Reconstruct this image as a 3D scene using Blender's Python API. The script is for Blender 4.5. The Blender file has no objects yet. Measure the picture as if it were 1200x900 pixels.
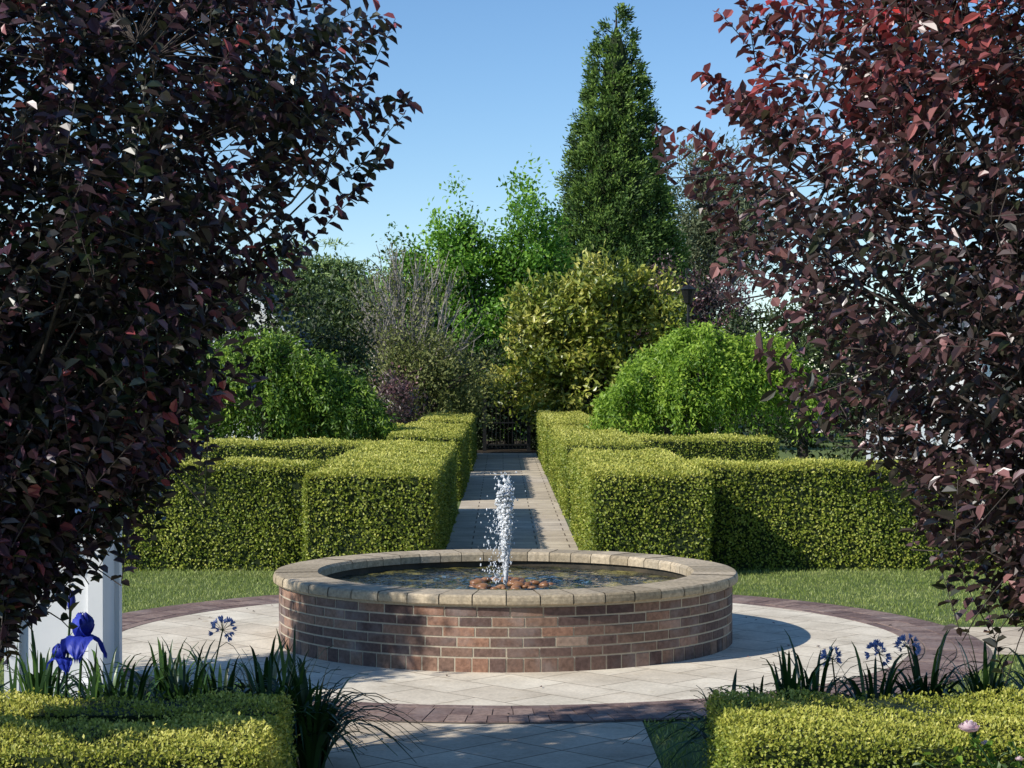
import bpy, bmesh, math, numpy as np
from mathutils import Vector
rng = np.random.default_rng(7)
R_ = math.radians
scene = bpy.context.scene

# ------------------------------------------------------------ helpers
def link(o, parent=None):
    scene.collection.objects.link(o)
    if parent is not None: o.parent = parent
    return o
def empty(name, loc=(0,0,0)):
    e = bpy.data.objects.new(name, None); e.empty_display_size = .3
    link(e); return e
def mesh_np(name, V, F, mat, rnd=None, tone=None, parent=None, smooth=False):
    V = np.asarray(V, dtype=np.float32); F = np.asarray(F, dtype=np.int32)
    me = bpy.data.meshes.new(name)
    n, k = F.shape
    me.vertices.add(len(V)); me.vertices.foreach_set('co', V.ravel())
    me.loops.add(n*k); me.loops.foreach_set('vertex_index', F.ravel())
    me.polygons.add(n)
    me.polygons.foreach_set('loop_start', np.arange(0, n*k, k, dtype=np.int32))
    me.polygons.foreach_set('loop_total', np.full(n, k, dtype=np.int32))
    me.polygons.foreach_set('use_smooth', np.full(n, bool(smooth)))
    for nm, a in (('rnd', rnd), ('tone', tone)):
        if a is not None:
            at = me.attributes.new(nm, 'FLOAT', 'FACE')
            at.data.foreach_set('value', np.asarray(a, dtype=np.float32))
    me.update(); me.validate()
    me.materials.append(mat)
    return link(bpy.data.objects.new(name, me), parent)
def nrm(a):
    return a/np.maximum(np.linalg.norm(a, axis=-1, keepdims=True), 1e-9)
def rvec(n):
    return nrm(rng.normal(size=(n,3)))
def leaf4(C, D, N, L, W, fold=.15):
    D = nrm(D); S = nrm(np.cross(D, N)); N2 = np.cross(S, D)
    L = L[:,None]; W = W[:,None]
    b = C; t = C + D*L
    m = C + D*L*.5 + N2*W*fold
    V = np.stack([b, m+S*W*.5, t, m-S*W*.5], 1).reshape(-1,3)
    F = np.arange(len(V)).reshape(-1,4)
    return V, F
def leaf6(C, D, N, L, W, fold=.25, curl=.15):
    D = nrm(D); S = nrm(np.cross(D, N)); N2 = np.cross(S, D)
    L = L[:,None]; W = W[:,None]
    b = C; t = C + D*L - N2*L*curl
    m1 = C + D*L*.3 ; m2 = C + D*L*.68 - N2*L*curl*.3
    V = np.stack([b, m1+S*W*.45+N2*W*fold, m2+S*W*.42+N2*W*fold, t, m2-S*W*.42+N2*W*fold, m1-S*W*.45+N2*W*fold], 1)
    n = len(C); V = V.reshape(-1,3)
    base = np.arange(n)[:,None]*6
    F = np.concatenate([base+np.array([[0,1,2,3]]), base+np.array([[0,3,4,5]])], 1).reshape(-1,4)
    return V, F
class Acc:
    def __init__(s): s.V=[]; s.F=[]; s.r=[]; s.t=[]; s.n=0
    def add(s, V, F, r=None, t=None):
        V=np.asarray(V,dtype=float); F=np.asarray(F)
        s.V.append(V); s.F.append(F+s.n); s.n+=len(V)
        s.r.append(np.broadcast_to(0.5 if r is None else r, (len(F),)))
        s.t.append(np.broadcast_to(0.5 if t is None else t, (len(F),)))
    def build(s, name, mat, parent=None, smooth=False):
        return mesh_np(name, np.concatenate(s.V), np.concatenate(s.F), mat, np.concatenate(s.r), np.concatenate(s.t), parent, smooth)
def tube(acc, pts, rad, sides=5, r=.5):
    pts = np.asarray(pts, float); n=len(pts); rad=np.broadcast_to(rad,(n,))
    T = nrm(np.gradient(pts, axis=0))
    up = np.array([0.31,0.17,.93]); A = nrm(np.cross(T, up)); B = np.cross(T, A)
    a = np.linspace(0, 2*np.pi, sides, endpoint=False)
    V = pts[:,None,:] + rad[:,None,None]*(np.cos(a)[None,:,None]*A[:,None,:]+np.sin(a)[None,:,None]*B[:,None,:])
    V = V.reshape(-1,3)
    i = np.arange(n-1)[:,None]*sides; j=np.arange(sides)[None,:]; j2=(j+1)%sides
    F = np.stack([i+j, i+j2, i+sides+j2, i+sides+j], -1).reshape(-1,4)
    acc.add(V, F, r)
def bez(p0,p1,p2,n=8):
    t=np.linspace(0,1,n)[:,None]; p0,p1,p2=map(np.asarray,(p0,p1,p2))
    return (1-t)**2*p0+2*t*(1-t)*p1+t*t*p2
def box(acc, x0,x1,y0,y1,z0,z1, r=.5, t=.5):
    V=[(x0,y0,z0),(x1,y0,z0),(x1,y1,z0),(x0,y1,z0),(x0,y0,z1),(x1,y0,z1),(x1,y1,z1),(x0,y1,z1)]
    F=[(0,3,2,1),(4,5,6,7),(0,1,5,4),(1,2,6,5),(2,3,7,6),(3,0,4,7)]
    acc.add(V,F,r,t)
def arcblock(acc, a0,a1,r0,r1,z0,z1,bev=.006,seg=2,r=.5,t=.5):
    prof=[(r0,z0),(r1,z0),(r1,z1-bev),(r1-bev,z1),(r0+bev,z1),(r0,z1-bev)]
    k=len(prof); V=[]
    for s in range(seg+1):
        a=a0+(a1-a0)*s/seg
        for (rr,z) in prof: V.append((rr*math.cos(a),rr*math.sin(a),z))
    F=[]
    for s in range(seg):
        for i in range(k):
            j=(i+1)%k; F.append((s*k+i,(s+1)*k+i,(s+1)*k+j,s*k+j))
    F.append((0,1,2,5)); F.append((5,2,3,4))
    o=seg*k
    F.append((o+5,o+2,o+1,o+0)); F.append((o+4,o+3,o+2,o+5))
    acc.add(V,F,r,t)

# ------------------------------------------------------------ materials
def newmat(name):
    m=bpy.data.materials.new(name); m.use_nodes=True
    nt=m.node_tree; return m,nt,nt.nodes['Principled BSDF'],nt.nodes['Material Output']
def ramp(nt, fac, cols, interp='LINEAR'):
    n=nt.nodes.new('ShaderNodeValToRGB'); cr=n.color_ramp; cr.interpolation=interp
    while len(cr.elements)<len(cols): cr.elements.new(.5)
    for e,(p,c) in zip(cr.elements,cols):
        e.position=p; e.color=(*c,1)
    nt.links.new(fac,n.inputs[0]); return n.outputs[0]
def noise(nt, scale, detail=4, vec=None, rough=.6):
    n=nt.nodes.new('ShaderNodeTexNoise'); n.inputs['Scale'].default_value=scale
    n.inputs['Detail'].default_value=detail; n.inputs['Roughness'].default_value=rough
    if vec is None:
        tc=nt.nodes.new('ShaderNodeTexCoord'); vec=tc.outputs['Object']
    nt.links.new(vec,n.inputs['Vector']); return n.outputs['Fac']
def mixc(nt, a, b, fac, mode='MIX'):
    n=nt.nodes.new('ShaderNodeMix'); n.data_type='RGBA'; n.blend_type=mode
    for s,v in ((n.inputs[6],a),(n.inputs[7],b),(n.inputs[0],fac)):
        if isinstance(v,(int,float)): s.default_value=v
        elif isinstance(v,tuple): s.default_value=(*v,1)
        else: nt.links.new(v,s)
    return n.outputs[2]
def attr(nt,nm):
    n=nt.nodes.new('ShaderNodeAttribute'); n.attribute_name=nm; return n.outputs['Fac']
def bump(nt, h, bsdf, strength=.4, dist=.01):
    b=nt.nodes.new('ShaderNodeBump'); b.inputs['Strength'].default_value=strength; b.inputs['Distance'].default_value=dist
    nt.links.new(h,b.inputs['Height']); nt.links.new(b.outputs[0],bsdf.inputs['Normal'])
def leafmat(name, cols, tonecols=None, rough=.45, trans=.3, spec=.4):
    m,nt,b,out=newmat(name)
    c=ramp(nt,attr(nt,'rnd'),cols)
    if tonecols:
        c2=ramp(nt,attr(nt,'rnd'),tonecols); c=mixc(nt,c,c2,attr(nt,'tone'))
    nt.links.new(c,b.inputs['Base Color']); b.inputs['Roughness'].default_value=rough
    b.inputs['Specular IOR Level'].default_value=spec
    tr=nt.nodes.new('ShaderNodeBsdfTranslucent'); nt.links.new(c,tr.inputs[0])
    mx=nt.nodes.new('ShaderNodeMixShader'); mx.inputs[0].default_value=trans
    nt.links.new(b.outputs[0],mx.inputs[1]); nt.links.new(tr.outputs[0],mx.inputs[2]); nt.links.new(mx.outputs[0],out.inputs[0])
    return m
def plain(name, c1, c2, scale=8, rough=.8, bmp=.3, dist=.01, spec=.3):
    m,nt,b,out=newmat(name)
    f=noise(nt,scale); nt.links.new(ramp(nt,f,[(.3,c1),(.7,c2)]),b.inputs['Base Color'])
    b.inputs['Roughness'].default_value=rough; b.inputs['Specular IOR Level'].default_value=spec
    if bmp: bump(nt,noise(nt,scale*4),b,bmp,dist)
    return m

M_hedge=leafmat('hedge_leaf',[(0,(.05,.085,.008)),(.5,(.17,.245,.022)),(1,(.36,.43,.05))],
                [(0,(.26,.30,.03)),(.5,(.60,.57,.10)),(1,(.85,.76,.22))])  # second ramp: yellow hedge tops, new growth plus sunlight put into the colour
M_hedgecore=plain('hedge_core',(.010,.018,.004),(.025,.042,.008),12)
M_bark=plain('bark',(.035,.028,.024),(.10,.08,.07),30,.9,.6)
M_barkgrey=plain('bark_grey',(.20,.175,.16),(.40,.36,.33),20,.9,.3)
M_purpleA=leafmat('purple_leaf_dark',[(0,(.022,.034,.014)),(.25,(.034,.036,.020)),(.45,(.036,.024,.028)),(.7,(.065,.032,.048)),(.92,(.14,.065,.09)),(1,(.34,.08,.09))],rough=.33,trans=.22,spec=.6)
M_purpleB=leafmat('purple_leaf_red',[(0,(.035,.045,.020)),(.3,(.060,.045,.038)),(.65,(.12,.060,.064)),(.9,(.23,.12,.13)),(1,(.36,.17,.16))],
                  [(0,(.08,.02,.02)),(.5,(.26,.025,.025)),(1,(.60,.035,.03))],rough=.33,trans=.25,spec=.6)
M_conifer=leafmat('conifer_leaf',[(0,(.018,.042,.010)),(.5,(.075,.145,.024)),(1,(.20,.30,.05))],rough=.6,trans=.12)
M_bright=leafmat('bright_green_leaf',[(0,(.03,.08,.010)),(.5,(.14,.31,.03)),(1,(.34,.58,.07))],trans=.4)
M_magnolia=leafmat('magnolia_leaf',[(0,(.04,.07,.008)),(.5,(.23,.28,.03)),(1,(.62,.57,.13))],rough=.35,trans=.25,spec=.6)
M_maple=leafmat('maple_leaf',[(0,(.06,.14,.012)),(.5,(.24,.39,.035)),(1,(.48,.63,.09))],trans=.4)
M_midgreen=leafmat('midgreen_leaf',[(0,(.02,.05,.008)),(.5,(.11,.21,.024)),(1,(.36,.50,.06))],trans=.3)
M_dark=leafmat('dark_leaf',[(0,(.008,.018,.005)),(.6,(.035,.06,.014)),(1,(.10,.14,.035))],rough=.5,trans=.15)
M_cedar=leafmat('cedar_leaf',[(0,(.05,.085,.03)),(.5,(.14,.22,.06)),(1,(.32,.42,.14))],rough=.6)
M_olive=leafmat('olive_leaf',[(0,(.07,.09,.02)),(.5,(.17,.20,.05)),(1,(.32,.33,.12))],rough=.6)
M_gum=leafmat('gum_leaf',[(0,(.06,.08,.045)),(.5,(.13,.16,.08)),(1,(.24,.26,.14))],rough=.6)
M_strap=leafmat('strap_leaf',[(0,(.012,.038,.010)),(.6,(.035,.085,.016)),(1,(.10,.19,.035))],rough=.35,trans=.15,spec=.5)
M_grass=leafmat('grass_blade',[(0,(.12,.18,.035)),(.5,(.26,.33,.07)),(1,(.46,.49,.17))],trans=.3)
M_blue=leafmat('iris_petal',[(0,(.014,.022,.24)),(1,(.05,.085,.66))],rough=.5,trans=.3)
M_pale=leafmat('pale_blue_petal',[(0,(.20,.26,.55)),(1,(.5,.57,.85))],trans=.3)
M_pink=leafmat('rose_petal',[(0,(.80,.55,.60)),(1,(.90,.78,.78))],trans=.3)
M_white=plain('white_paint',(.76,.77,.78),(.84,.84,.84),5,.45,.05)
M_roof=plain('slate_roof',(.06,.06,.065),(.12,.12,.13),14,.7)
M_black=plain('black_metal',(.01,.01,.01),(.02,.02,.02),20,.4,.05)
M_glass=plain('window_glass',(.02,.03,.035),(.03,.04,.05),2,.1,0,spec=.8)
M_soil=plain('soil_mulch',(.02,.014,.009),(.07,.05,.03),40,.95,.8,.03)
M_mortar=plain('mortar',(.42,.36,.27),(.54,.47,.36),60,.95,.5,.004)
M_rock=plain('river_rock',(.12,.045,.02),(.40,.20,.09),9,.35,.3,.01,.5)

def brickmat(name, cols, dirt=.5, rough=.8, dcol=(.36,.31,.29)):
    m,nt,b,out=newmat(name)
    c=ramp(nt,attr(nt,'rnd'),cols)
    n1=noise(nt,35,6); n2=noise(nt,2.6,6)
    c=mixc(nt,c,ramp(nt,n1,[(.3,(.5,.47,.45)),(.7,(1.3,1.25,1.2))]),.8,'MULTIPLY')
    c=mixc(nt,c,dcol,ramp(nt,n2,[(.50,(0,0,0)),(.75,(dirt,)*3)]))
    nt.links.new(c,b.inputs['Base Color']); b.inputs['Roughness'].default_value=rough
    b.inputs['Specular IOR Level'].default_value=.25
    bump(nt,noise(nt,90,5),b,.5,.004); return m
M_brick=brickmat('fountain_brick',[(0,(.095,.062,.058)),(.25,(.16,.105,.09)),(.5,(.21,.135,.105)),(.75,(.26,.165,.12)),(.9,(.34,.19,.13)),(1,(.38,.29,.23))],.7)
M_cope=brickmat('coping_brick',[(0,(.34,.28,.19)),(.5,(.45,.375,.26)),(1,(.55,.46,.33))],.5,.8,(.27,.24,.20))
M_pbrick=brickmat('paving_brick',[(0,(.16,.11,.10)),(.5,(.235,.165,.145)),(1,(.32,.235,.20))],.4)

def pavemat(name, bw, bh, rot, c1, c2, mort, off=.0, msize=.012):
    m,nt,b,out=newmat(name)
    tc=nt.nodes.new('ShaderNodeTexCoord'); mp=nt.nodes.new('ShaderNodeMapping'); mp.inputs['Rotation'].default_value=(0,0,rot)
    nt.links.new(tc.outputs['Object'],mp.inputs[0])
    br=nt.nodes.new('ShaderNodeTexBrick'); br.offset=off; br.inputs['Scale'].default_value=1
    br.inputs['Brick Width'].default_value=bw; br.inputs['Row Height'].default_value=bh
    br.inputs['Mortar Size'].default_value=msize*.5; br.inputs['Mortar Smooth'].default_value=.2; br.inputs['Bias'].default_value=0
    br.inputs['Color1'].default_value=(*c1,1); br.inputs['Color2'].default_value=(*c2,1); br.inputs['Mortar'].default_value=(*mort,1)
    nt.links.new(mp.outputs[0],br.inputs['Vector'])
    c=mixc(nt,br.outputs['Color'],ramp(nt,noise(nt,1.8,8),[(.3,(.70,.67,.63)),(.62,(1.08,1.06,1.03))]),.9,'MULTIPLY')
    c=mixc(nt,c,ramp(nt,noise(nt,45,4),[(.3,(.80,.80,.80)),(.7,(1.1,1.1,1.1))]),.8,'MULTIPLY')
    c=mixc(nt,c,ramp(nt,noise(nt,7,6),[(.60,(1,1,1)),(.72,(.74,.69,.61))]),.8,'MULTIPLY')
    nt.links.new(c,b.inputs['Base Color']); b.inputs['Roughness'].default_value=.85; b.inputs['Specular IOR Level'].default_value=.2
    inv=nt.nodes.new('ShaderNodeMath'); inv.operation='SUBTRACT'; inv.inputs[0].default_value=1; nt.links.new(br.outputs['Fac'],inv.inputs[1])
    bump(nt,inv.outputs[0],b,.6,.006); return m
M_paveD=pavemat('sandstone_paving_diagonal',.52,.42,R_(45),(.80,.73,.60),(.70,.62,.50),(.36,.30,.23),.5,.012)
M_pavePath=pavemat('sandstone_path_paving',.42,.42,R_(45),(.70,.60,.46),(.56,.47,.36),(.26,.21,.15),.0,.014)
M_paveS=pavemat('sandstone_paving_straight',.78,.42,0,(.68,.59,.46),(.55,.47,.37),(.20,.16,.12),.5,.018)

def groundmat():
    m,nt,b,out=newmat('lawn_ground')
    c=ramp(nt,noise(nt,3,8),[(.3,(.08,.13,.025)),(.5,(.13,.18,.04)),(.7,(.20,.23,.07))])
    c=mixc(nt,c,ramp(nt,noise(nt,60,4),[(.3,(.6,.6,.6)),(.7,(1.2,1.2,1.2))]),.8,'MULTIPLY')
    nt.links.new(c,b.inputs['Base Color']); b.inputs['Roughness'].default_value=.95
    bump(nt,noise(nt,80,4),b,.8,.02); return m
M_ground=groundmat()

# ------------------------------------------------------------ ground + paving
def sheet(name, x0,x1,y0,y1,z,mat):
    return mesh_np(name,[(x0,y0,z),(x1,y0,z),(x1,y1,z),(x0,y1,z)],[(0,1,2,3)],mat)
sheet('ground',-900,900,-60,1800,0,M_ground)
sheet('garden_bed_soil',1.25,5,-8.5,-4.2,.004,M_soil)
sheet('garden_bed_soil',-5,-1.15,-8.5,-3.4,.004,M_soil)
sheet('garden_bed_soil',-6,6,36.1,46,.004,M_soil)
def annulus(name,r0,r1,z,mat,n=160,parent=None):
    a=np.linspace(0,2*np.pi,n,endpoint=False)
    V=np.concatenate([np.stack([r0*np.cos(a),r0*np.sin(a),a*0+z],1),np.stack([r1*np.cos(a),r1*np.sin(a),a*0+z],1)])
    i=np.arange(n); j=(i+1)%n
    return mesh_np(name,V,np.stack([i,i+n,j+n,j],1),mat,parent=parent)
annulus('round_plaza_paving',1.5,3.07,.016,M_paveD)
annulus('paving_mortar_bed',3.06,3.66,.012,plain('paving_joint_sand',(.13,.10,.085),(.2,.16,.13),50,.95))
acc=Acc()
for (r0,r1,L) in ((3.075,3.175,.23),(3.185,3.405,.115),(3.415,3.635,.115)):
    n=int(2*math.pi*(r0+r1)/2/(L+.008)); ph=rng.random()
    for i in range(n):
        a0=(i+ph)*2*math.pi/n; g=.003/r0
        arcblock(acc,a0+g,a0+2*math.pi/n-g,r0,r1,.002,.018+rng.normal()*.001,.002,1,rng.random())
acc.build('brick_paving_ring',M_pbrick)
sheet('front_path',-1.0,.80,-16,-3.45,.008,M_pavePath)
sheet('side_path',3.5,12,-.85,.7,.008,M_pavePath)
sheet('side_path',-12,-3.5,-.85,.7,.008,M_pavePath)
sheet('hedge_lined_path',-.69,.87,3.4,36,.008,M_paveS)

# grass blades
n=150000
P=np.stack([rng.uniform(-7,7,n),rng.uniform(-5.3,5.5,n)],1)
rr=np.hypot(P[:,0],P[:,1]); keep=(rr>3.67)&~((P[:,1]>-.87)&(P[:,1]<.72))&~((P[:,1]>3.3)&(np.abs(P[:,0]-.09)<.8))&(np.abs(P[:,0])<6.8)&((P[:,1]>-3.3)|((P[:,0]>.81)&(P[:,0]<3.5)))&~((P[:,1]<-4.2)&(P[:,0]>1.25))
P=P[keep]; n=len(P)
C=np.concatenate([P,np.zeros((n,1))],1)
D=nrm(np.stack([rng.normal(0,.45,n),rng.normal(0,.45,n),np.ones(n)],1))
V,F=leaf4(C,D,rvec(n),rng.uniform(.02,.05,n),rng.uniform(.006,.011,n))
pt=.5+.5*np.sin(P[:,0]*2.1+np.sin(P[:,1]*3))*np.sin(P[:,1]*2.7)
mesh_np('lawn_grass',V,F,M_grass,np.clip(rng.normal(.4,.2,n)+.3*pt,0,1))
n=50; a_=rng.uniform(0,6.28,n); r_=rng.uniform(1.9,3.6,n)
C=np.stack([r_*np.cos(a_),r_*np.sin(a_),np.full(n,.024)],1)
V,F=leaf6(C,rvec(n)*[1,1,.12],np.array([0,0,1.])+rvec(n)*.15,rng.uniform(.02,.04,n),rng.uniform(.01,.02,n))
mesh_np('fallen_leaves',V,F,M_purpleB,np.repeat(rng.random(n),2),np.zeros(2*n))

# ------------------------------------------------------------ fountain
ft=empty('brick_fountain')
RO=1.745
def lathe(name,prof,mat,parent,n=128,smooth=True):
    a=np.linspace(0,2*np.pi,n,endpoint=False); k=len(prof)
    V=[(r*math.cos(t),r*math.sin(t),z) for t in a for r,z in prof]
    F=[]
    for i in range(n):
        j=(i+1)%n
        for q in range(k-1): F.append((i*k+q,j*k+q,j*k+q+1,i*k+q+1))
    return mesh_np(name,V,F,mat,parent=parent,smooth=smooth)
lathe('mortar_core',[(RO-.004,0),(RO-.004,.475)],M_mortar,ft,n=256)
lathe('wall_top',[(RO-.007,.472),(1.46,.472)],M_mortar,ft)
M_inner=plain('pool_lining',(.02,.02,.015),(.09,.07,.045),6,.6,.4)
lathe('inner_wall',[(1.455,.471),(1.455,.05)],M_inner,ft)
acc=Acc()
z=.012; H=.098; n=92
for i in range(n):
    a0=i*2*math.pi/n; g=.006/RO
    arcblock(acc,a0+g,a0+2*math.pi/n-g,RO-.1,RO+rng.normal()*.001,z,z+H,.003,2,rng.random())
z+=H+.012; H=.058
for c in range(5):
    n=48
    for i in range(n):
        a0=(i+.5*(c%2)+.06*(c//2))*2*math.pi/n; g=.006/RO
        arcblock(acc,a0+g,a0+2*math.pi/n-g,RO-.1,RO+rng.normal()*.0013,z,z+H,.003,4,rng.random())
    z+=H+.0118
acc.build('brick_wall',M_brick,ft)
acc=Acc()
def copeblock(acc,a0,a1,r):
    dz=rng.normal()*.0012
    r0,r1,z0,z1=1.43,1.79+rng.normal()*.0015,.477,.550+dz
    prof=[(r0,z0),(r1-.012,z0),(r1-.002,z0+.010),(r1,z0+.035),(r1-.004,z1-.014),(r1-.016,z1-.002),(r1-.035,z1),(r0+.02,z1),(r0,z1-.02)]
    k=len(prof); V=[]; seg=2
    for s in range(seg+1):
        t=a0+(a1-a0)*s/seg
        for rr_,z in prof: V.append((rr_*math.cos(t),rr_*math.sin(t),z))
    F=[]
    for s in range(seg):
        for i in range(k):
            j=(i+1)%k; F.append((s*k+i,(s+1)*k+i,(s+1)*k+j,s*k+j))
    acc.add(V,F,r)
n=48
for i in range(n):
    a0=i*2*math.pi/n
    copeblock(acc,a0+.0024,a0+2*math.pi/n-.0024,rng.random())
acc.build('coping',M_cope,ft)
lathe('coping_mortar',[(1.440,.478),(1.440,.540),(1.772,.540),(1.782,.482)],plain('coping_joint',(.2,.16,.11),(.3,.25,.18),50,.95),ft,smooth=False)
m,nt,b,out=newmat('pool_water')
c=ramp(nt,noise(nt,4,6),[(.38,(.006,.010,.010)),(.50,(.03,.035,.015)),(.60,(.20,.17,.05)),(.75,(.34,.29,.09))])
nt.links.new(c,b.inputs['Base Color']); b.inputs['Roughness'].default_value=.03; b.inputs['IOR'].default_value=1.33
b.inputs['Specular IOR Level'].default_value=.7
bump(nt,noise(nt,7,3),b,.9,.12); M_water=m
na=160; nr=70; radv=np.linspace(0.01,1.456,nr); a=np.linspace(0,2*np.pi,na,endpoint=False)
VV=[]
for r_ in radv:
    for t in a:
        amp=.010*math.exp(-r_*1.2)
        VV.append((r_*math.cos(t),r_*math.sin(t),.43+amp*math.sin(r_*38)+.004*math.sin(9*t+r_*14)+.003*math.sin(23*r_*math.cos(t)+17*r_*math.sin(t))))
i=np.arange(nr-1)[:,None]*na; j=np.arange(na)[None,:]; j2=(j+1)%na
mesh_np('water_surface',VV,np.stack([i+j,i+na+j,i+na+j2,i+j2],-1).reshape(-1,4),M_water,parent=ft,smooth=True)
def blob(center,rad,sc,seed,sub=2,amp=.25):
    bm=bmesh.new(); bmesh.ops.create_icosphere(bm,subdivisions=sub,radius=1)
    r=np.random.default_rng(seed); k=r.normal(size=(3,3))*1.2; ph=r.random(3)*6
    V=[]
    for v in bm.verts:
        p=np.array(v.co); f=1+amp*np.sin(k@p+ph).mean()*1.6
        V.append(center+p*f*rad*np.array(sc))
    F=[[v.index for v in f.verts] for f in bm.faces]; bm.free(); return np.array(V),np.array(F)
acc=Acc()
for i in range(46):
    an=rng.uniform(0,6.28); rr_=.05+.31*math.sqrt(rng.random()); s=rng.uniform(.016,.042)
    V,F=blob(np.array([rr_*math.cos(an),rr_*math.sin(an),.430+max(0,.03-.09*rr_)]),s,(1.2,1,.7),i)
    acc.add(V,F,rng.random())
acc.build('rocks',M_rock,ft,True)
m,nt,b,out=newmat('jet_water'); b.inputs['Base Color'].default_value=(.95,.97,1,1)
b.inputs['Roughness'].default_value=.15; b.inputs['IOR'].default_value=1.33; b.inputs['Transmission Weight'].default_value=.35
b.inputs['Specular IOR Level'].default_value=.8
M_jet=m
acc=Acc()
nz=120; ns=10
for strand in range(30):
    ph=rng.random()*6.28; ang=rng.random()*6.28; top=rng.uniform(.78,1.28) if strand else 1.28; tw=rng.uniform(3,7)
    VV=[]
    for q in range(nz):
        t=q/(nz-1); z=.43+(top-.43)*t; tz=(z-.43)/.85
        w=.006+.012*tz
        w*=1+.55*math.sin(q*.9+ph)*t
        if t>.92: w*=(1-t)/.08*.9+.1
        rad_=(.008+.056*tz**1.2*(.3+.7*math.sin(strand*1.7)**2))*(1 if strand else 0)
        cx=rad_*math.cos(ang+tw*t)+.010*math.sin(q*.3+ph)*t-.006*t*t; cy=rad_*math.sin(ang+tw*t)
        for s in range(ns):
            a_=s/ns*6.283; ww=w*(1+.4*math.sin(3*a_+q*.8+ph)+.25*math.sin(5*a_-q*1.7))
            VV.append((cx+ww*math.cos(a_),cy+ww*math.sin(a_),z))
    i=np.arange(nz-1)[:,None]*ns; j=np.arange(ns)[None,:]; j2=(j+1)%ns
    acc.add(VV,np.stack([i+j,i+j2,i+ns+j2,i+ns+j],-1).reshape(-1,4))
acc.build('jet_column',M_jet,ft,True)
acc=Acc()
for i in range(620):
    t=rng.random()**.7
    if rng.random()<.5: z=.5+.8*t; s=.018+.034*t; x=rng.normal(0,s); y=rng.normal(0,s)
    else: z=.45+.6*rng.random()**1.2; s=.045; x=rng.normal(-.065,s); y=rng.normal(0,s)
    V,F=blob(np.array([x,y,z]),rng.uniform(.0018,.0068),(1,1,rng.uniform(1,2.4)),i,1)
    acc.add(V,F)
acc.build('jet_droplets',M_jet,ft,True)

# ------------------------------------------------------------ hedges
def hedge(name, boxes, dens, ls, topbias=.72, mat=None):
    e=empty(name)
    core=Acc(); lv=Acc()
    for (x0,x1,y0,y1,h) in boxes:
        ins=.05 if ls>.024 else .032
        box(core,x0+ins,x1-ins,y0+ins,y1-ins,0.0,h-ins)
        fs=[('t',(x1-x0)*(y1-y0)),('f',(x1-x0)*h),('b',(x1-x0)*h),('l',(y1-y0)*h),('r',(y1-y0)*h)]
        for k,A in fs:
            n=int(A*dens*(1.0 if k!='b' else .3))
            u=rng.random(n); v=rng.random(n)
            if k=='t': p=np.stack([x0+u*(x1-x0),y0+v*(y1-y0),np.full(n,h)],1); N=np.array([0,0,1.])
            if k=='f': p=np.stack([x0+u*(x1-x0),np.full(n,y0),v*h],1); N=np.array([0,-1.,0])
            if k=='b': p=np.stack([x0+u*(x1-x0),np.full(n,y1),v*h],1); N=np.array([0,1.,0])
            if k=='l': p=np.stack([np.full(n,x0),y0+u*(y1-y0),v*h],1); N=np.array([-1.,0,0])
            if k=='r': p=np.stack([np.full(n,x1),y0+u*(y1-y0),v*h],1); N=np.array([1.,0,0])
            wob=.018*np.sin(p[:,0]*5.1+p[:,2]*3)+.014*np.sin(p[:,1]*4.3+p[:,2]*7+1)+.012*np.sin(p[:,0]*13+p[:,1]*11)
            dep=wob-np.abs(rng.normal(0,.028,n))+ (rng.random(n)<.05)*rng.uniform(0,.04,n)
            ex=np.minimum(np.minimum(p[:,0]-x0,x1-p[:,0]) if k in 'tfb' else 9, np.minimum(p[:,1]-y0,y1-p[:,1]) if k in 'tlr' else 9)
            if k!='t': ex=np.minimum(ex,h-p[:,2])
            dep=dep-.05*np.clip(1-ex/.06,0,1)**2
            p=p+N*dep[:,None]
            D=nrm(N*.45+rvec(n)*.9+np.array([0,0,.3]))
            NN=nrm(N*1.2+rvec(n)*.6+np.array([-.25,-.25,.2]))
            V,F=leaf4(p,D,NN,ls*rng.uniform(.7,1.3,n),ls*.66*rng.uniform(.7,1.2,n))
            patch=.5+.5*np.sin(p[:,0]*2.3+1.7*np.sin(p[:,1]*1.9)+p[:,2]*3.1)*np.sin(p[:,1]*2.9+p[:,0]*1.3)
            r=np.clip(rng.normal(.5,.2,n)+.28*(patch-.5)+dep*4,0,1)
            tone=np.full(n,topbias) if k=='t' else np.clip((p[:,2]-h+.12)/.14,0,1)*.55+.14+.14*patch  # tops and upper edges yellower: painted sunlight along with new growth
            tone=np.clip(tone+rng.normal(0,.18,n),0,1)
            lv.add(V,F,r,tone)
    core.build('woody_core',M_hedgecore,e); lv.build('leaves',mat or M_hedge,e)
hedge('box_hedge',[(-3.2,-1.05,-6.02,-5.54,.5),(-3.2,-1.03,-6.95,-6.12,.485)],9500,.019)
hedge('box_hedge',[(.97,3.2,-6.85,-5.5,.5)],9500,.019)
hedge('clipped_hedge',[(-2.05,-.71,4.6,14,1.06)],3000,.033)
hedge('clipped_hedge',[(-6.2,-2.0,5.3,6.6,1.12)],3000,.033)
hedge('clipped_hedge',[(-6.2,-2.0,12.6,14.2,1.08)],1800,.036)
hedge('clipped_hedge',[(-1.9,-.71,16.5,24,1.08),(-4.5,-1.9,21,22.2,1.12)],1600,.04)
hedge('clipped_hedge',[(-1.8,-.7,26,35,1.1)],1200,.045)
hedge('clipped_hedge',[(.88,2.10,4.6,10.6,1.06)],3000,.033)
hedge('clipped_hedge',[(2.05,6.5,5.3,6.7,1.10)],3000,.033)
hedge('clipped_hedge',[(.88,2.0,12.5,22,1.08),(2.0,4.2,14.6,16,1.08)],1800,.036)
hedge('clipped_hedge',[(.88,2.0,24,35,1.1),(2.0,3.6,24.5,25.6,1.12)],1300,.045)
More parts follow.
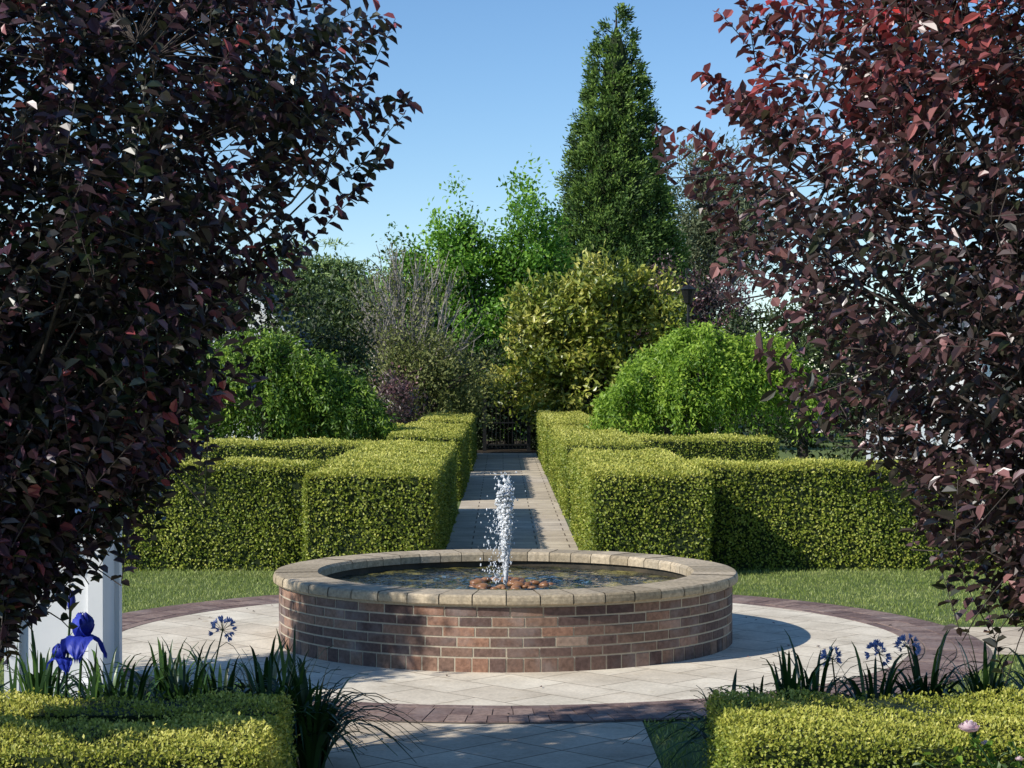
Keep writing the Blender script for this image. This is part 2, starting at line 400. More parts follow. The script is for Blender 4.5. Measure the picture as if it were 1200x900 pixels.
hedge('shaded_laurel_hedge',[(-6,-.55,38.2,39.6,2.0),(.75,6,38.2,39.6,2.0)],900,.08,mat=M_dark)
# iron garden gate closing the gap at the end of the path
e=empty('iron_garden_gate'); f=Acc()
for x in (-.5,.70): box(f,x-.05,x+.05,37.6,37.7,0,1.5); tube(f,[(x,37.65,1.5),(x,37.65,1.56),(x,37.65,1.62)],[.03,.06,.01],8)
for x in np.arange(-.40,.66,.11): tube(f,[(x,37.65,.08),(x,37.65,.7),(x,37.65,1.28),(x,37.65,1.38)],[.012,.012,.012,.002],5)
for z in (.15,.75,1.2): box(f,-.449,.649,37.63,37.67,z,z+.035)
f.build('posts_and_bars',M_black,e)

# ------------------------------------------------------------ purple foreground trees
def purple_tree(name, ax, ay, prof, nshoot, mat, seed, base_dx, redtip, brt=0., ydep=.75):
    global rng
    rng=np.random.default_rng(seed)
    e=empty(name)
    zs=np.array([p[0] for p in prof]); rs=np.array([p[1] for p in prof])
    wood=Acc(); lv=Acc()
    base=np.array([ax+base_dx,ay,0.0]); fork=base+np.array([0,0,.35])
    tube(wood,[base,base+(0.01,0,.15),fork+(0,0,.1)],[.085,.07,.06],9)
    samples=[]
    for i in range(17):
        an=i*2.399+rng.random()*.5; z=rng.uniform(1.5,zs[-1]*.9); r=np.interp(z,zs,rs)*rng.uniform(.5,.85)
        tgt=np.array([ax+r*math.cos(an),ay+ydep*r*math.sin(an),z])
        mid=fork+(tgt-fork)*.5+np.array([-.18*math.cos(an)*r,-.15*math.sin(an)*r,.12])+rng.normal(0,.05,3)
        pts=bez(fork,mid,tgt,14)+np.concatenate([np.zeros((1,3)),rng.normal(0,.012,(13,3))])
        tube(wood,pts,np.linspace(.034,.009,14),6)
        samples.append(pts[4:])
        for k in range(9):
            s=pts[rng.integers(4,14)]; z2=np.clip(s[2]+rng.uniform(-.1,1.0),1.0,zs[-1]*.95); r2=np.interp(z2,zs,rs)*rng.uniform(.6,.9)
            an2=an+rng.normal(0,.5)
            t2=np.array([ax+r2*math.cos(an2),ay+ydep*r2*math.sin(an2),z2])
            p2=bez(s,s+(t2-s)*.5+np.array([0,0,-.08]),t2,8)+rng.normal(0,.008,(8,3)); p2[0]=s
            tube(wood,p2,np.linspace(.010,.004,8),4); samples.append(p2[1:])
    S=np.concatenate(samples)
    LC=[];LD=[];LN=[];LR=[];LT=[]
    for i in range(nshoot):
        z=zs[0]+(zs[-1]-zs[0])*rng.random()**1.1; an=rng.uniform(0,2*np.pi)
        Rz=np.interp(z,zs,rs)
        lump=1+.07*math.sin(3*an+z*2.3+seed)+.06*math.sin(5*an-z*4.1)
        r=Rz*lump*math.sqrt(rng.uniform(.10,1.0))-.06
        out=np.array([math.cos(an),ydep*math.sin(an),0])
        L=rng.uniform(.22,.5)
        d=nrm(out*rng.uniform(.3,1.0)+np.array([0,0,rng.uniform(.1,1.1)])+rng.normal(0,.25,3))
        tip=np.array([ax,ay,z])+out*r
        st=tip-d*L
        k=np.argmin(((S-st)**2).sum(1)); c0=S[k]
        if np.linalg.norm(c0-st)<.9:
            tube(wood,bez(c0,(c0+st)/2+rng.normal(0,.03,3),st,4),[.004,.0035,.003,.0028],3)
        nl=int(L/.023); t=np.linspace(.05,1.0,nl)[:,None]
        bend=np.array([0,0,-.06])*L
        pts=st+(tip-st)*t+bend*(t**2)
        tube(wood,pts[[0,nl//2,nl-1]],[.003,.0022,.0012],3)
        phi=np.arange(nl)*2.4+rng.random()*6
        A=nrm(np.cross(d,np.array([.2,.1,1.]))); B=np.cross(d,A)
        side=np.cos(phi)[:,None]*A+np.sin(phi)[:,None]*B
        ld=nrm(side*1.0+d*.55+rng.normal(0,.25,(nl,3))+np.array([0,0,-.30]))
        LC.append(pts);LD.append(ld);LN.append(nrm(rng.normal(0,.5,(nl,3))+np.array([-.15,-.15,.9])))
        cl=rng.normal(0,.17)
        LR.append(np.clip(.44+brt+cl+rng.normal(0,.18,nl)+.25*(t[:,0]>.85),0,1))
        tn=redtip(tip)*rng.random()
        LT.append(np.clip(tn*(.3+.9*t[:,0]),0,1))
    C=np.concatenate(LC);D=np.concatenate(LD);N=np.concatenate(LN);r=np.concatenate(LR);t=np.concatenate(LT)
    n=len(C)
    V,F=leaf6(C,D,N,rng.uniform(.045,.088,n),rng.uniform(.030,.050,n))
    lv.add(V,F,np.repeat(r,2),np.repeat(t,2))
    wood.build('trunk_and_branches',M_bark,e,True); lv.build('leaves',mat,e)
    return n
profL=[(1.15,.45),(1.3,.60),(1.45,.76),(1.6,.96),(1.83,1.15),(2.2,1.38),(2.46,1.54),(2.84,1.80),(3.1,2.0),(3.4,2.04),(3.7,2.0),(3.95,1.5),(4.15,.7)]
n1=purple_tree('purple_plum_tree',-2.4,-6.6,profL,2500,M_purpleA,11,-.55,lambda p:0.0,ydep=.62)
profR=[(.95,.75),(1.1,1.0),(1.26,1.2),(1.53,1.42),(1.68,1.62),(1.9,1.85),(2.12,1.98),(2.39,2.08),(2.65,2.18),(2.95,2.25),(3.3,2.22),(3.6,2.25),(3.9,1.9),(4.4,1.3),(4.7,.5)]
n2=purple_tree('purple_plum_tree',3.05,-6.5,profR,3400,M_purpleB,23,.15,lambda p: float(np.clip((p[2]-2.75)/.8,0,1))*(.85 if p[0]<2.0 else .35),.0)
print('leaves',n1,n2)
rng=np.random.default_rng(99)

# ------------------------------------------------------------ background trees
def clump_tree(name, base, lobes, nclump, per, sig, ls, mat, wood=M_bark, trunk_r=.15, aspect=.55, droop=0., up=.3, nbr=40, shell=.55, lumpy=.14):
    e=empty(name); wd=Acc(); lv=Acc()
    base=np.array(base,float)
    vol=np.array([l[3]*l[4]*l[5] for l in lobes])**(2/3); vol/=vol.sum()
    cs=[]; Ns=[]
    for l,w in zip(lobes,vol):
        k=int(nclump*w)+1; d=rvec(k); rr_=(rng.uniform(shell**3,1,k))**(1/3)
        lump=1+lumpy*np.sin(d[:,0]*5+l[0]*3)+lumpy*np.sin(d[:,2]*7+d[:,1]*4+l[2])+rng.normal(0,.05,k)
        cs.append(np.array(l[:3])+d*(rr_*lump)[:,None]*np.array(l[3:6])); Ns.append(d)
    cs=np.concatenate(cs); Ns=np.concatenate(Ns)
    ok=cs[:,2]>.15; cs=cs[ok]; Ns=Ns[ok]; nc=len(cs)
    top=cs[:,2].max()
    fork=base+np.array([0,0,.25*top])
    tube(wd,[base,base+(0,0,.12*top),fork,base+(0,0,.6*top)],[trunk_r,trunk_r*.8,trunk_r*.65,trunk_r*.25],8)
    for k in rng.choice(nc,min(nbr,nc),replace=False):
        s=base+np.array([0,0,rng.uniform(.2,.55)*top]); t=cs[k]
        pts=bez(s,s+(t-s)*.5+np.array([0,0,.1*np.linalg.norm(t-s)]),t,7)
        tube(wd,pts,np.linspace(trunk_r*.3,trunk_r*.05,7),4)
    cr=rng.random(nc); sz=rng.uniform(.55,1.3,nc)
    idx=np.repeat(np.arange(nc),per); n=len(idx)
    off=rng.normal(0,1,(n,3))*np.array(sig)*sz[idx][:,None]
    C=cs[idx]+off; C[:,2]=np.maximum(C[:,2],.03)
    D=nrm(rvec(n)+Ns[idx]*.5+np.array([0,0,up-droop*2]))
    N=nrm(Ns[idx]*.5+rvec(n)*.6+np.array([-.1,-.1,.5]))
    V,F=leaf4(C,D,N,ls*rng.uniform(.6,1.4,n),ls*aspect*rng.uniform(.7,1.3,n))
    r=np.clip(.5+(cr[idx]-.5)*.75+rng.normal(0,.16,n)+off[:,2]/sig[2]*.07,0,1)
    lv.add(V,F,r,0.0); wd.build('trunk_and_branches',wood,e,True); lv.build('foliage',mat,e)
    return e
def weeping_tree(name,crowns,nst,mat,ls=.07,seedo=0):
    """strands arch out of several low crowns and hang down in tiers"""
    e=empty(name); wd=Acc(); lv=Acc()
    bx,by=crowns[0][0],crowns[0][1]
    for (x,y,top,R) in crowns:
        tube(wd,bez((bx,by,0),((bx+x)/2,(by+y)/2,.5*top),(x,y,.85*top),7),np.linspace(.09,.04,7),8)
    LC=[];LD=[];LR=[]
    w=np.array([c[3]**2 for c in crowns]); w/=w.sum()
    for i in range(nst):
        ci=rng.choice(len(crowns),p=w); x,y,top,R=crowns[ci]
        an=rng.uniform(0,6.28); q=rng.random()**.6
        o=np.array([R*math.cos(an),R*math.sin(an),0]); on=nrm(o)
        lump=1+.20*math.sin(3*an+seedo+ci)+.14*math.sin(7*an+2*seedo)+rng.normal(0,.08)
        zt=top*(1-.40*q**2)*(1+.07*math.sin(5*an+q*6+ci))+rng.normal(0,.06)
        s=np.array([x,y,.8*top]); apex=np.array([x,y,zt])+o*q*.75*lump
        pts1=bez(s,(s+apex)/2+np.array([0,0,.15]),apex,5)
        if i%6==0: tube(wd,pts1,np.linspace(.03,.008,5),4)
        Ln=rng.uniform(.2,.85)*min(1.0,zt*.6)
        end=apex+on*rng.uniform(.15,.42)+np.array([0,0,-Ln])
        nl=44; t=rng.random(nl)[:,None]
        mid=apex+on*.22+np.array([0,0,.08])
        pt=(1-t)**2*apex+2*t*(1-t)*mid+t*t*end+rng.normal(0,.05,(nl,3)); pt[:,2]=np.maximum(pt[:,2],.05)
        LC.append(pt); LD.append(nrm(rng.normal(0,.65,(nl,3))+on*.5*(1-t)+np.array([0,0,-.8])*(t+.2)))
        LR.append(np.clip(.5+rng.normal(0,.20)+rng.normal(0,.14,nl)+.25*(.5-t[:,0]),0,1))
    C=np.concatenate(LC);D=np.concatenate(LD);r=np.concatenate(LR);n=len(C)
    N=nrm(rvec(n)*.8+np.array([-.35,-.45,.6]))
    V,F=leaf4(C,D,N,ls*rng.uniform(.7,1.4,n),ls*.42*rng.uniform(.7,1.3,n)); lv.add(V,F,r,0.)
    wd.build('trunk_and_branches',M_bark,e,True); lv.build('foliage',mat,e)

def conifer(name,x,y,Hh,R0):
    e=empty(name); lv=Acc(); wd=Acc()
    tube(wd,[(x,y,0),(x,y,Hh*.5),(x,y,Hh*.97)],[.35,.2,.03],8)
    nc=3000; t=1-np.sqrt(rng.uniform(0.0004,1,nc)); t=np.clip(t,0,.995); an=rng.uniform(0,2*np.pi,nc)
    prof=R0*np.minimum(1,(1-t)**.74*1.2)*(1-.25*np.clip(.12-t,0,1)/.12)+.14
    lump=1+.08*np.sin(an*4+t*23)+.06*np.sin(an*7-t*41)+rng.normal(0,.04,nc)
    r=prof*lump*rng.uniform(.74,1.0,nc)
    cs=np.stack([x+r*np.cos(an),y+r*np.sin(an),.8+t*(Hh-.8)],1)
    O=np.stack([np.cos(an),np.sin(an),0*an],1)
    per=42; idx=np.repeat(np.arange(nc),per); n=len(idx)
    sz=(.5+.6*(1-t[idx]))[:,None]
    u=rng.uniform(-1,1,n)[:,None]
    off=rng.normal(0,1,(n,3))*np.array([.14,.14,.12])*sz+ (O[idx]*.35+np.array([0,0,.6]))*u*.42*sz
    C=cs[idx]+off
    D=nrm(O[idx]*.7+np.array([0,0,.5])+rvec(n)*.7); N=nrm(O[idx]+rvec(n)*.6+np.array([-.2,-.2,.3]))
    V,F=leaf4(C,D,N,rng.uniform(.11,.22,n),rng.uniform(.045,.09,n))
    cr=rng.random(nc)
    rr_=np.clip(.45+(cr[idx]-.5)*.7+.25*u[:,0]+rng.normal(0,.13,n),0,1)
    lv.add(V,F,rr_)
    for k in range(0,nc,14): tube(wd,[(x,y,cs[k,2]-.3),cs[k]],[.05,.015],4)
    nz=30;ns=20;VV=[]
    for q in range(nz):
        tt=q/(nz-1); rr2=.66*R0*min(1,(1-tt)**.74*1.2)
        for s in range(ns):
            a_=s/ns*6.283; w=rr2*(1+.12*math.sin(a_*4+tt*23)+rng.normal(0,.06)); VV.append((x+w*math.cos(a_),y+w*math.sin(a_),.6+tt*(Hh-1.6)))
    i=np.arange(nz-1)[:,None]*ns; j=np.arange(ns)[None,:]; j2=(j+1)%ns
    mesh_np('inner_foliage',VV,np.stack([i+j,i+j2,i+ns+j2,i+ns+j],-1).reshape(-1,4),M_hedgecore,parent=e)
    wd.build('trunk_and_branches',M_bark,e,True); lv.build('foliage',M_conifer,e)
conifer('conifer_tree',4.4,60,16.7,2.7)

clump_tree('birch_tree',(-.6,47,0),[(-1.4,47,5.7,1.2,1.2,1.8),(.9,47,6.0,1.0,1.1,2.1),(-2.8,47,4.6,1.0,1.0,1.7),(.1,47,5.0,.8,1,1.3),(-.2,47,3.2,2.3,2,2.1)],
           560,64,(.24,.24,.28),.16,M_bright,M_barkgrey,.16,.6,nbr=110,shell=.3,lumpy=.24)
clump_tree('magnolia_tree',(2.3,37,0),[(2.8,37,4.0,1.1,1.3,1.35),(1.0,37,3.2,.85,1.0,1.4),(4.1,37,3.2,.75,1,1.2),(1.9,36.7,3.4,.8,.8,1.2),(2.2,37,1.9,2.0,1.5,1.2)],
           420,58,(.19,.19,.17),.19,M_magnolia,M_bark,.14,.45,nbr=90,shell=.4,lumpy=.26)
def twiggy(name,x,y,Hh,Rr,n):
    e=empty(name); wd=Acc(); tips=[]
    tube(wd,[(x,y,0),(x,y,.8)],[.14,.1],7)
    for i in range(n):
        an=rng.uniform(0,6.28); el=rng.uniform(.35,1.45)
        d=np.array([math.cos(an)*math.cos(el)*Rr,math.sin(an)*math.cos(el)*Rr,math.sin(el)*(Hh-.8)])*rng.uniform(.75,1.0)
        s=np.array([x,y,.7]); p=bez(s,s+d*.5+np.array([0,0,.35]),s+d,9)+rng.normal(0,.03,(9,3)); p[0]=s
        tube(wd,p,np.linspace(.035,.009,9),4)
        for k in range(9):
            q=p[rng.integers(3,9)]; dd=nrm(d+rng.normal(0,1.2,3)+np.array([0,0,.8]))*rng.uniform(.4,.9)
            pp=bez(q,q+dd*.5+rng.normal(0,.05,3),q+dd,5); tube(wd,pp,np.linspace(.015,.007,5),3); tips.append(pp[2:])
    wd.build('branches',M_barkgrey,e)
    T=np.concatenate(tips); idx=rng.integers(0,len(T),7000); m_=len(idx)
    V,F=leaf4(T[idx]+rng.normal(0,.12,(m_,3)),rvec(m_),rvec(m_),rng.uniform(.05,.11,m_),rng.uniform(.03,.06,m_))
    mesh_np('sparse_leaves',V,F,M_olive,rng.random(m_),parent=e)
twiggy('twiggy_shrub_tree',-2.4,34,5.2,2.1,95)
clump_tree('olive_shrub',(-1.9,32.5,0),[(-2.1,32.5,2.0,1.2,1,1.3),(-1.1,32.8,1.7,.8,.9,1.2)],130,60,(.2,.2,.2),.10,M_olive,nbr=30,shell=.3,lumpy=.22)
clump_tree('cedar_tree',(-6.2,53,0),[(-6.2,53,4.0,2.0,2,2.6),(-5.0,53,4.2,.9,1,1.5),(-7.4,53,5,1,1,2)],260,70,(.55,.55,.09),.22,M_cedar,trunk_r=.2,aspect=.35,droop=.4,nbr=60)
clump_tree('eucalypt_tree',(10,80,0),[(9.9,80,10.8,1.6,1.6,2.7),(11.6,80,9.2,2,2,2.6),(9.2,80,7.6,1.5,1.3,2.2)],260,70,(.42,.42,.38),.27,M_gum,M_barkgrey,.25,.32,nbr=80,shell=.2,lumpy=.2)
clump_tree('purple_leaf_tree',(5.6,43,0),[(5.0,43,3.7,1.1,1.2,1.5),(6.4,43,3.6,1.2,1.2,1.5)],230,60,(.2,.2,.2),.12,M_purpleB,nbr=40,lumpy=.22)
clump_tree('purple_leaf_shrub',(-2.1,24.5,0),[(-2.2,24.5,1.5,.35,.5,.6)],30,60,(.12,.12,.12),.08,M_purpleB,nbr=15,trunk_r=.05)
weeping_tree('weeping_maple_tree',[(3.5,20,2.75,1.35),(2.45,19.6,2.1,1.0),(4.7,20.4,2.6,1.25),(3.0,20.6,2.5,1.0)],1150,M_maple,.085,1.0)
weeping_tree('weeping_maple_tree',[(-4.1,18.3,2.6,1.35),(-2.85,18.5,1.95,.95),(-3.4,19.0,2.3,1.0)],950,M_midgreen,.085,2.4)
clump_tree('garden_shrub',(-5.5,20,0),[(-5.6,20,1.7,1.3,1.3,1.2)],140,60,(.18,.18,.18),.1,M_midgreen,nbr=20)
clump_tree('dark_shrub_tree',(-5,28,0),[(-5.2,28,2.6,1.5,1.5,1.6),(-3.8,29.5,2.2,.9,1,1.5),(-7.5,28,3.2,1.8,1.6,1.9)],330,60,(.2,.2,.2),.12,M_dark,nbr=30,lumpy=.22)
lobes=[]
for i in range(26):
    xx=-27+i*2.15+rng.normal(0,.4); lobes.append((xx,50+rng.normal(0,1.5),1.9+rng.random()*.8,1.8,1.5,2.2+rng.random()*.8))
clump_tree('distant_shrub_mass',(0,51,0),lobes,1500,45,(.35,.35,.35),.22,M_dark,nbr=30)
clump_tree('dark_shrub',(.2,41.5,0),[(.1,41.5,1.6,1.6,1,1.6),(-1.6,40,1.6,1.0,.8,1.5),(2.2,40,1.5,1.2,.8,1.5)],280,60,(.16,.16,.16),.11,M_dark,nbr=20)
clump_tree('garden_shrub',(6.5,27,0),[(6.0,27,1.8,1.7,1.2,1.7),(8.7,28,1.8,1.5,1.2,1.6)],220,60,(.18,.18,.18),.12,M_dark,nbr=20)
clump_tree('unseen_shadow_tree',(-5.05,-3.6,0),[(-5.05,-3.6,2.95,.55,.55,1.0)],190,60,(.13,.13,.13),.09,M_purpleA,trunk_r=.05,nbr=20,shell=.1)  # unseen tree left of view, added and shaped to shade the fountain wall

# ------------------------------------------------------------ houses, lamp, white pier
def house(name,x0,x1,y0,y1,hw,hp):
    e=empty(name); w=Acc()
    box(w,x0,x1,y0,y1,0,hw); xm=(x0+x1)/2
    w.add([(x0,y0,hw),(x1,y0,hw),(xm+.01,y0,hp),(xm-.01,y0,hp)],[(0,1,2,3)])
    w.add([(x0,y1,hw),(x1,y1,hw),(xm+.01,y1,hp),(xm-.01,y1,hp)],[(0,1,2,3)])
    z=.15
    while z<hw: box(w,x0-.012,x1+.012,y0-.015,y0-.002,z,z+.135); z+=.15
    w.build('weatherboard_walls',M_white,e)
    r=Acc(); o=.35
    sl=(hp-hw)/(xm-x0)
    for s in (-1,1):
        xe=xm+s*(xm-x0+o); ze=hw-o*sl; xc=xm+s*.001
        V=[(xc,y0-.4,hp+.01),(xe,y0-.4,ze),(xe,y1+.4,ze),(xc,y1+.4,hp+.01),(xc,y0-.4,hp+.12),(xe,y0-.4,ze+.12),(xe,y1+.4,ze+.12),(xc,y1+.4,hp+.12)]
        r.add(V,[(0,3,2,1),(4,5,6,7),(0,1,5,4),(1,2,6,5),(2,3,7,6),(3,0,4,7)])
    r.build('roof',M_roof,e)
    bb=Acc()
    for s in (-1,1):
        xe=xm+s*(xm-x0+o); ze=hw-o*sl; xc=xm+s*.001
        V=[(xc,y0-.45,hp-.1),(xe,y0-.45,ze-.1),(xe,y0-.403,ze-.1),(xc,y0-.403,hp-.1),(xc,y0-.45,hp+.14),(xe,y0-.45,ze+.14),(xe,y0-.403,ze+.14),(xc,y0-.403,hp+.14)]
        bb.add(V,[(0,3,2,1),(4,5,6,7),(0,1,5,4),(1,2,6,5),(2,3,7,6),(3,0,4,7)])
    bb.build('barge_boards',M_white,e)
    g=Acc(); f=Acc()
    for cx in np.arange(x0+1,x1-.6,1.9):
        box(g,cx-.4,cx+.4,y0-.04,y0-.02,1,2.2)
        for (a_,b_,c_,d_) in ((-.48,-.4,.92,2.28),(.4,.48,.92,2.28)): box(f,cx+a_,cx+b_,y0-.07,y0-.016,c_,d_)
        box(f,cx-.4,cx+.4,y0-.07,y0-.016,.92,1); box(f,cx-.4,cx+.4,y0-.07,y0-.016,2.2,2.28); box(f,cx-.02,cx+.02,y0-.06,y0-.045,1,2.2)
    g.build('windows',M_glass,e); f.build('window_frames',M_white,e)
house('white_house',-9.2,-5.1,35,42,2.7,4.75)
house('white_house',9.4,16,24,32,3.0,5.6)
e=empty('white_picket_fence'); f=Acc()
for x in np.arange(6.0,12,.13): box(f,x,x+.07,17,17.02,.1,1.25)
box(f,6.0,12,17.022,17.06,.35,.43); box(f,6.0,12,17.022,17.06,.95,1.03)
f.build('pickets',M_white,e)
e=empty('street_lamp'); f=Acc()
tube(f,[(4.3,30,0),(4.3,30,.5),(4.3,30,.55),(4.3,30,3.7)],[.09,.08,.045,.035],10)
tube(f,[(4.3,30,3.7),(4.3,30,3.74),(4.3,30,3.78),(4.3,30,4.02),(4.3,30,4.05),(4.3,30,4.16)],[.05,.09,.10,.17,.2,.02],10)
f.build('post_and_lantern',M_black,e)
e=empty('white_gate_pier'); f=Acc()
x0,x1,y0,y1=-3.06,-2.46,-3.2,-2.6
for (xa,ya) in ((x0,y0),(x1-.09,y0),(x0,y1-.09),(x1-.09,y1-.09)): box(f,xa,xa+.09,ya,ya+.09,0,1.12)
box(f,x0+.09,x1-.09,y0+.03,y0+.05,.05,1.08); box(f,x0+.09,x1-.09,y1-.05,y1-.03,.05,1.08)
box(f,x0+.03,x0+.05,y0+.09,y1-.09,.05,1.08); box(f,x1-.05,x1-.03,y0+.09,y1-.09,.05,1.08)
for z0_,z1_ in ((.06,.18),(1.01,1.10)): box(f,x0+.09,x1-.09,y0+.008,y0+.03,z0_,z1_)
box(f,x0-.03,x1+.03,y0-.03,y1+.03,1.12,1.17); box(f,x0+.04,x1-.04,y0+.04,y1-.04,1.17,1.20)
f.build('panelled_box',M_white,e)
e=empty('stone_pier'); f=Acc(); box(f,-.95,-.72,35.3,35.53,0,.8); box(f,-.99,-.68,35.26,35.57,.8,.88)
f.build('pier',M_cope,e)

# ------------------------------------------------------------ strappy plants, flowers
def strap(name,centers,nb,L0,W,mat=M_strap):
    acc=Acc()
    for (cx,cy) in centers:
        for i in range(nb):
            an=rng.uniform(0,6.28); L=L0*rng.uniform(.6,1.15); lean=rng.uniform(.15,1.0)
            o=np.array([math.cos(an),math.sin(an),0]); b=np.array([cx,cy,0])+o*rng.uniform(0,.06)
            t=np.linspace(0,1,8)[:,None]
            pts=b+o*L*(lean*.30*t+lean*.45*t**2.2)+np.array([0,0,1])*L*(t*(1.15-lean*.25)-(.25+.55*lean)*t**2.6)
            pts[:,2]=np.maximum(pts[:,2],.02)
            S=np.cross(o,[0,0,1])+rng.normal(0,.15,3); w=W*np.array([.7,1,1,1,.9,.75,.45,.05])[:,None]
            V=np.concatenate([pts-S*w/2,pts+np.array([0,0,-.003]),pts+S*w/2]); k=8
            F=[(q,q+1,q+k+1,q+k) for q in range(7)]+[(q+k,q+k+1,q+2*k+1,q+2*k) for q in range(7)]
            acc.add(V,F,np.clip(rng.normal(.45,.25),0,1))
    return acc.build(name,mat,None,True)
strap('agapanthus_plant',[(-1.12,-4.95),(-1.3,-4.7),(-1.2,-5.25),(-1.0,-5.1)],100,.84,.025)
strap('agapanthus_plant',[(-1.5,-4.9),(-1.8,-4.8),(-2.1,-4.9),(-2.45,-4.8),(-1.65,-5.1),(-2.8,-4.9),(-1.95,-5.1)],95,.84,.024)
strap('agapanthus_plant',[(1.12,-5.2),(1.3,-4.95)],80,.68,.023)
strap('agapanthus_plant',[(1.45,-5.05),(1.6,-4.9),(1.9,-5.0),(2.2,-4.8),(2.5,-4.9),(2.85,-4.8)],105,.86,.024)
def umbel(name,x,y,z,nf,rad,bx=0):
    e=empty(name); s=Acc(); p=Acc()
    tube(s,bez((x+bx,y,0),(x+bx*.6,y,z*.6),(x,y,z),8),np.linspace(.006,.004,8),5)
    for i in range(nf):
        d=nrm(rng.normal(0,1,3)+np.array([0,0,.5])); q=np.array([x,y,z])+d*rad
        tube(s,[(x,y,z),q],[.0015,.0012],3)
        C=np.repeat(q[None],6,0); D=nrm(d+rvec(6)*.6)
        V,F=leaf6(C,D,rvec(6),np.full(6,.032),np.full(6,.011)); p.add(V,F,np.repeat(rng.random(6),2))
    s.build('stem',M_strap,e,True); p.build('florets',M_pale,e)
umbel('agapanthus_flower',-1.5,-4.8,.71,18,.05,-.12)
umbel('agapanthus_flower',1.98,-4.7,.57,18,.05,.1)
umbel('agapanthus_flower',2.12,-4.75,.61,18,.045,.1)
umbel('agapanthus_flower',1.72,-4.75,.55,16,.04,.05)
def petal(acc,c,an,kind,s):
    o=np.array([math.cos(an),math.sin(an),0]); S=np.array([-o[1],o[0],0]); n=9; m_=9
    t=np.linspace(0,1,n)
    if kind=='fall': r=s*(1.0*t-.10*t**2); z=s*(.40*t-1.15*t**2.4); w=s*.50*np.sin(np.pi*(t*.85+.12))**.7
    else: r=s*(.36*np.sin(t*2.8)); z=s*.85*t; w=s*.42*np.sin(np.pi*(t*.8+.14))**.8
    V=[]
    for i in range(n):
        for j in range(m_):
            v=(j/(m_-1)-.5)*2
            V.append(c+o*(r[i]-.15*s*v*v*(1 if kind=='std' else 0)+.06*s*math.sin(v*9+i*.9)*t[i])+S*w[i]*v+np.array([0,0,z[i]+.12*s*t[i]*math.sin(v*8+i*1.1)]))
    F=[(i*m_+j,i*m_+j+1,(i+1)*m_+j+1,(i+1)*m_+j) for i in range(n-1) for j in range(m_-1)]
    acc.add(V,F,rng.random())
e=empty('blue_iris'); s=Acc(); p=Acc(); l=Acc()
for (x,y,z,sz,a0) in ((-2.13,-5.3,.74,.135,.5),(-2.26,-5.22,.62,.085,1.2)):
    tube(s,bez((x-.03,y,0),(x-.02,y,z*.5),(x,y,z),6),[.007]*6,6)
    for k in range(3):
        petal(p,np.array([x,y,z]),a0+k*2.094,'fall',sz); petal(p,np.array([x,y,z]),a0+1.05+k*2.094,'std',sz)
tube(s,bez((-2.24,-5.2,0),(-2.24,-5.2,.5),(-2.21,-5.2,.86),6),[.006]*6,6)
tube(p,[(-2.21,-5.2,.86),(-2.208,-5.2,.885),(-2.205,-5.2,.915),(-2.202,-5.2,.945),(-2.20,-5.2,.965)],[.008,.020,.022,.013,.002],8,.2)
for i in range(26):
    x=-2.3+rng.normal(0,.13); y=-5.3+rng.normal(0,.05); h=rng.uniform(.4,.72); lx=rng.normal(0,.1)
    V=[(x-.015,y,0),(x+.015,y,0),(x-.013+lx*.4,y,h*.6),(x+.013+lx*.4,y,h*.6),(x+lx,y+.01,h),(x+lx+.002,y+.01,h)]
    l.add(V,[(0,1,3,2),(2,3,5,4)],rng.random())
s.build('stems',M_strap,e,True); p.build('petals',M_blue,e,True); l.build('sword_leaves',M_strap,e)
e=empty('pink_rose_bush'); s=Acc(); p=Acc(); l=Acc()
def rose(c,s_):
    for k in range(16):
        an=k*2.4; rr_=s_*(.16+.035*k)
        o=np.array([math.cos(an),math.sin(an),0]); S=np.array([-o[1],o[0],0])
        V=[]; n=6
        for i in range(n):
            t=i/(n-1)
            for j in range(n):
                v=(j/(n-1)-.5)*2; aa=v*.75
                rad_=rr_*(.5+.9*math.sin(t*1.6))
                V.append(c+(o*math.cos(aa)+S*math.sin(aa))*rad_+np.array([0,0,s_*(1.0-.035*k)*t-.12*s_*v*v*t+.02*s_*math.sin(v*6)]))
        p.add(V,[(i*n+j,i*n+j+1,i*n+j+n+1,i*n+j+n) for i in range(n-1) for j in range(n-1)],rng.random())
tips=[(1.88,-7.1,.595,.05),(1.96,-7.05,.53,.022),(2.08,-7.12,.48,.02)]
for (x,y,z,sz) in tips: rose(np.array([x,y,z]),sz)
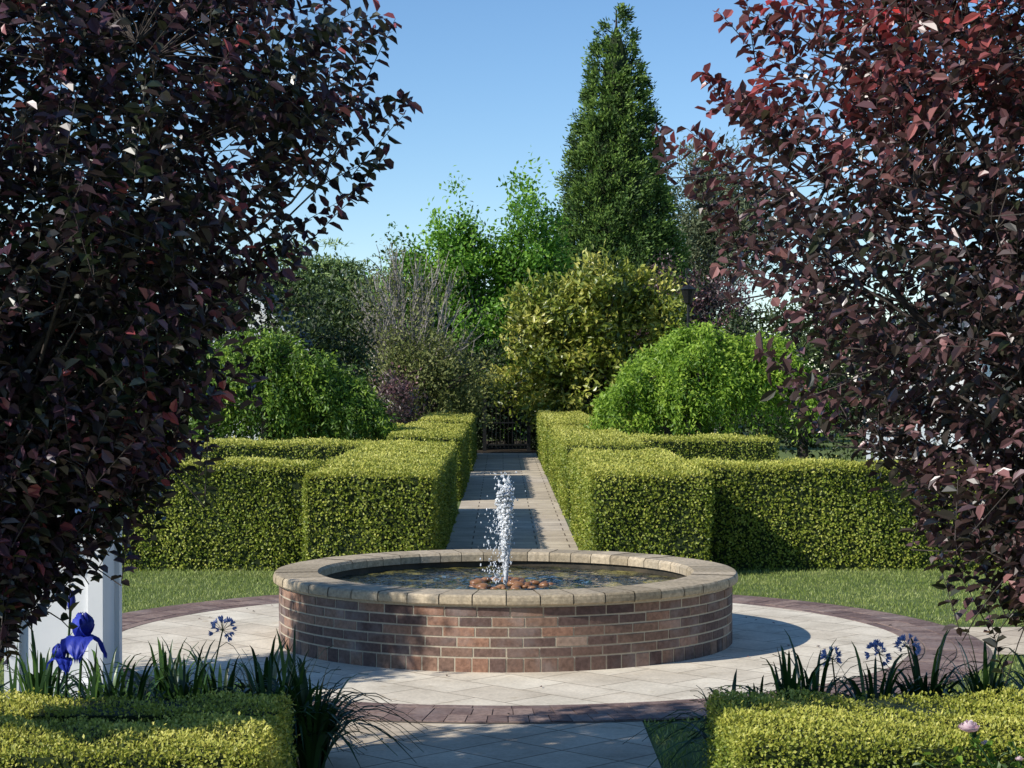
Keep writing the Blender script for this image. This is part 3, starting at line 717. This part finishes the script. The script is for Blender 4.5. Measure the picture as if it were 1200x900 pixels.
for i in range(22):
    t=np.array([2.02+rng.normal(0,.16),-7.15+rng.normal(0,.1),rng.uniform(.3,.60)]) if i>2 else np.array(tips[i][:3])
    b=np.array([2.1,-7.2,0]); pts=bez(b,(b+t)/2+np.array([.05,0,.1]),t,8); tube(s,pts,np.linspace(.006,.003,8),5)
    nl=20; C=pts[rng.integers(3,8,nl)]+rng.normal(0,.02,(nl,3)); C[:,2]=np.minimum(C[:,2],.57)
    V,F=leaf6(C,rvec(nl)+[0,0,.2],rvec(nl)*.5+[0,0,1],rng.uniform(.03,.05,nl),rng.uniform(.018,.03,nl))
    l.add(V,F,np.repeat(rng.random(nl)*.7,2))
s.build('canes',M_strap,e,True); p.build('blooms',M_pink,e,True); l.build('leaves',M_midgreen,e)

# ------------------------------------------------------------ light, sky, camera
el=R_(36); hx,hy=.86,.51; hn=math.hypot(hx,hy); hx/=hn; hy/=hn
trav=Vector((hx*math.cos(el),hy*math.cos(el),-math.sin(el)))
sun=bpy.data.lights.new('sun','SUN'); sun.energy=5; sun.angle=R_(.5); sun.color=(1,.96,.88)
so=link(bpy.data.objects.new('sun',sun)); so.rotation_euler=trav.to_track_quat('-Z','Y').to_euler(); so.location=(-20,-20,20)
w=bpy.data.worlds.new('World'); scene.world=w; w.use_nodes=True
nt=w.node_tree; sk=nt.nodes.new('ShaderNodeTexSky'); sk.sky_type='NISHITA'; sk.sun_disc=False
sk.sun_elevation=el; sk.sun_rotation=math.atan2(-hx,-hy)%(2*math.pi)
sk.altitude=1500; sk.air_density=1; sk.dust_density=0; sk.ozone_density=3.2
hs=nt.nodes.new('ShaderNodeHueSaturation'); hs.inputs['Saturation'].default_value=1.12
nt.links.new(sk.outputs[0],hs.inputs['Color'])
bg=nt.nodes['Background']; bg.inputs[1].default_value=.145; nt.links.new(hs.outputs[0],bg.inputs[0])
cam=bpy.data.cameras.new('camera'); co=link(bpy.data.objects.new('camera',cam))
cam.lens=68.1; cam.sensor_width=36; cam.clip_end=3000
co.location=(-.03,-15,2.05); co.rotation_euler=(R_(89.75),0,R_(-.30))
scene.camera=co
scene.view_settings.view_transform='Standard'; scene.view_settings.look='None'; scene.view_settings.exposure=0
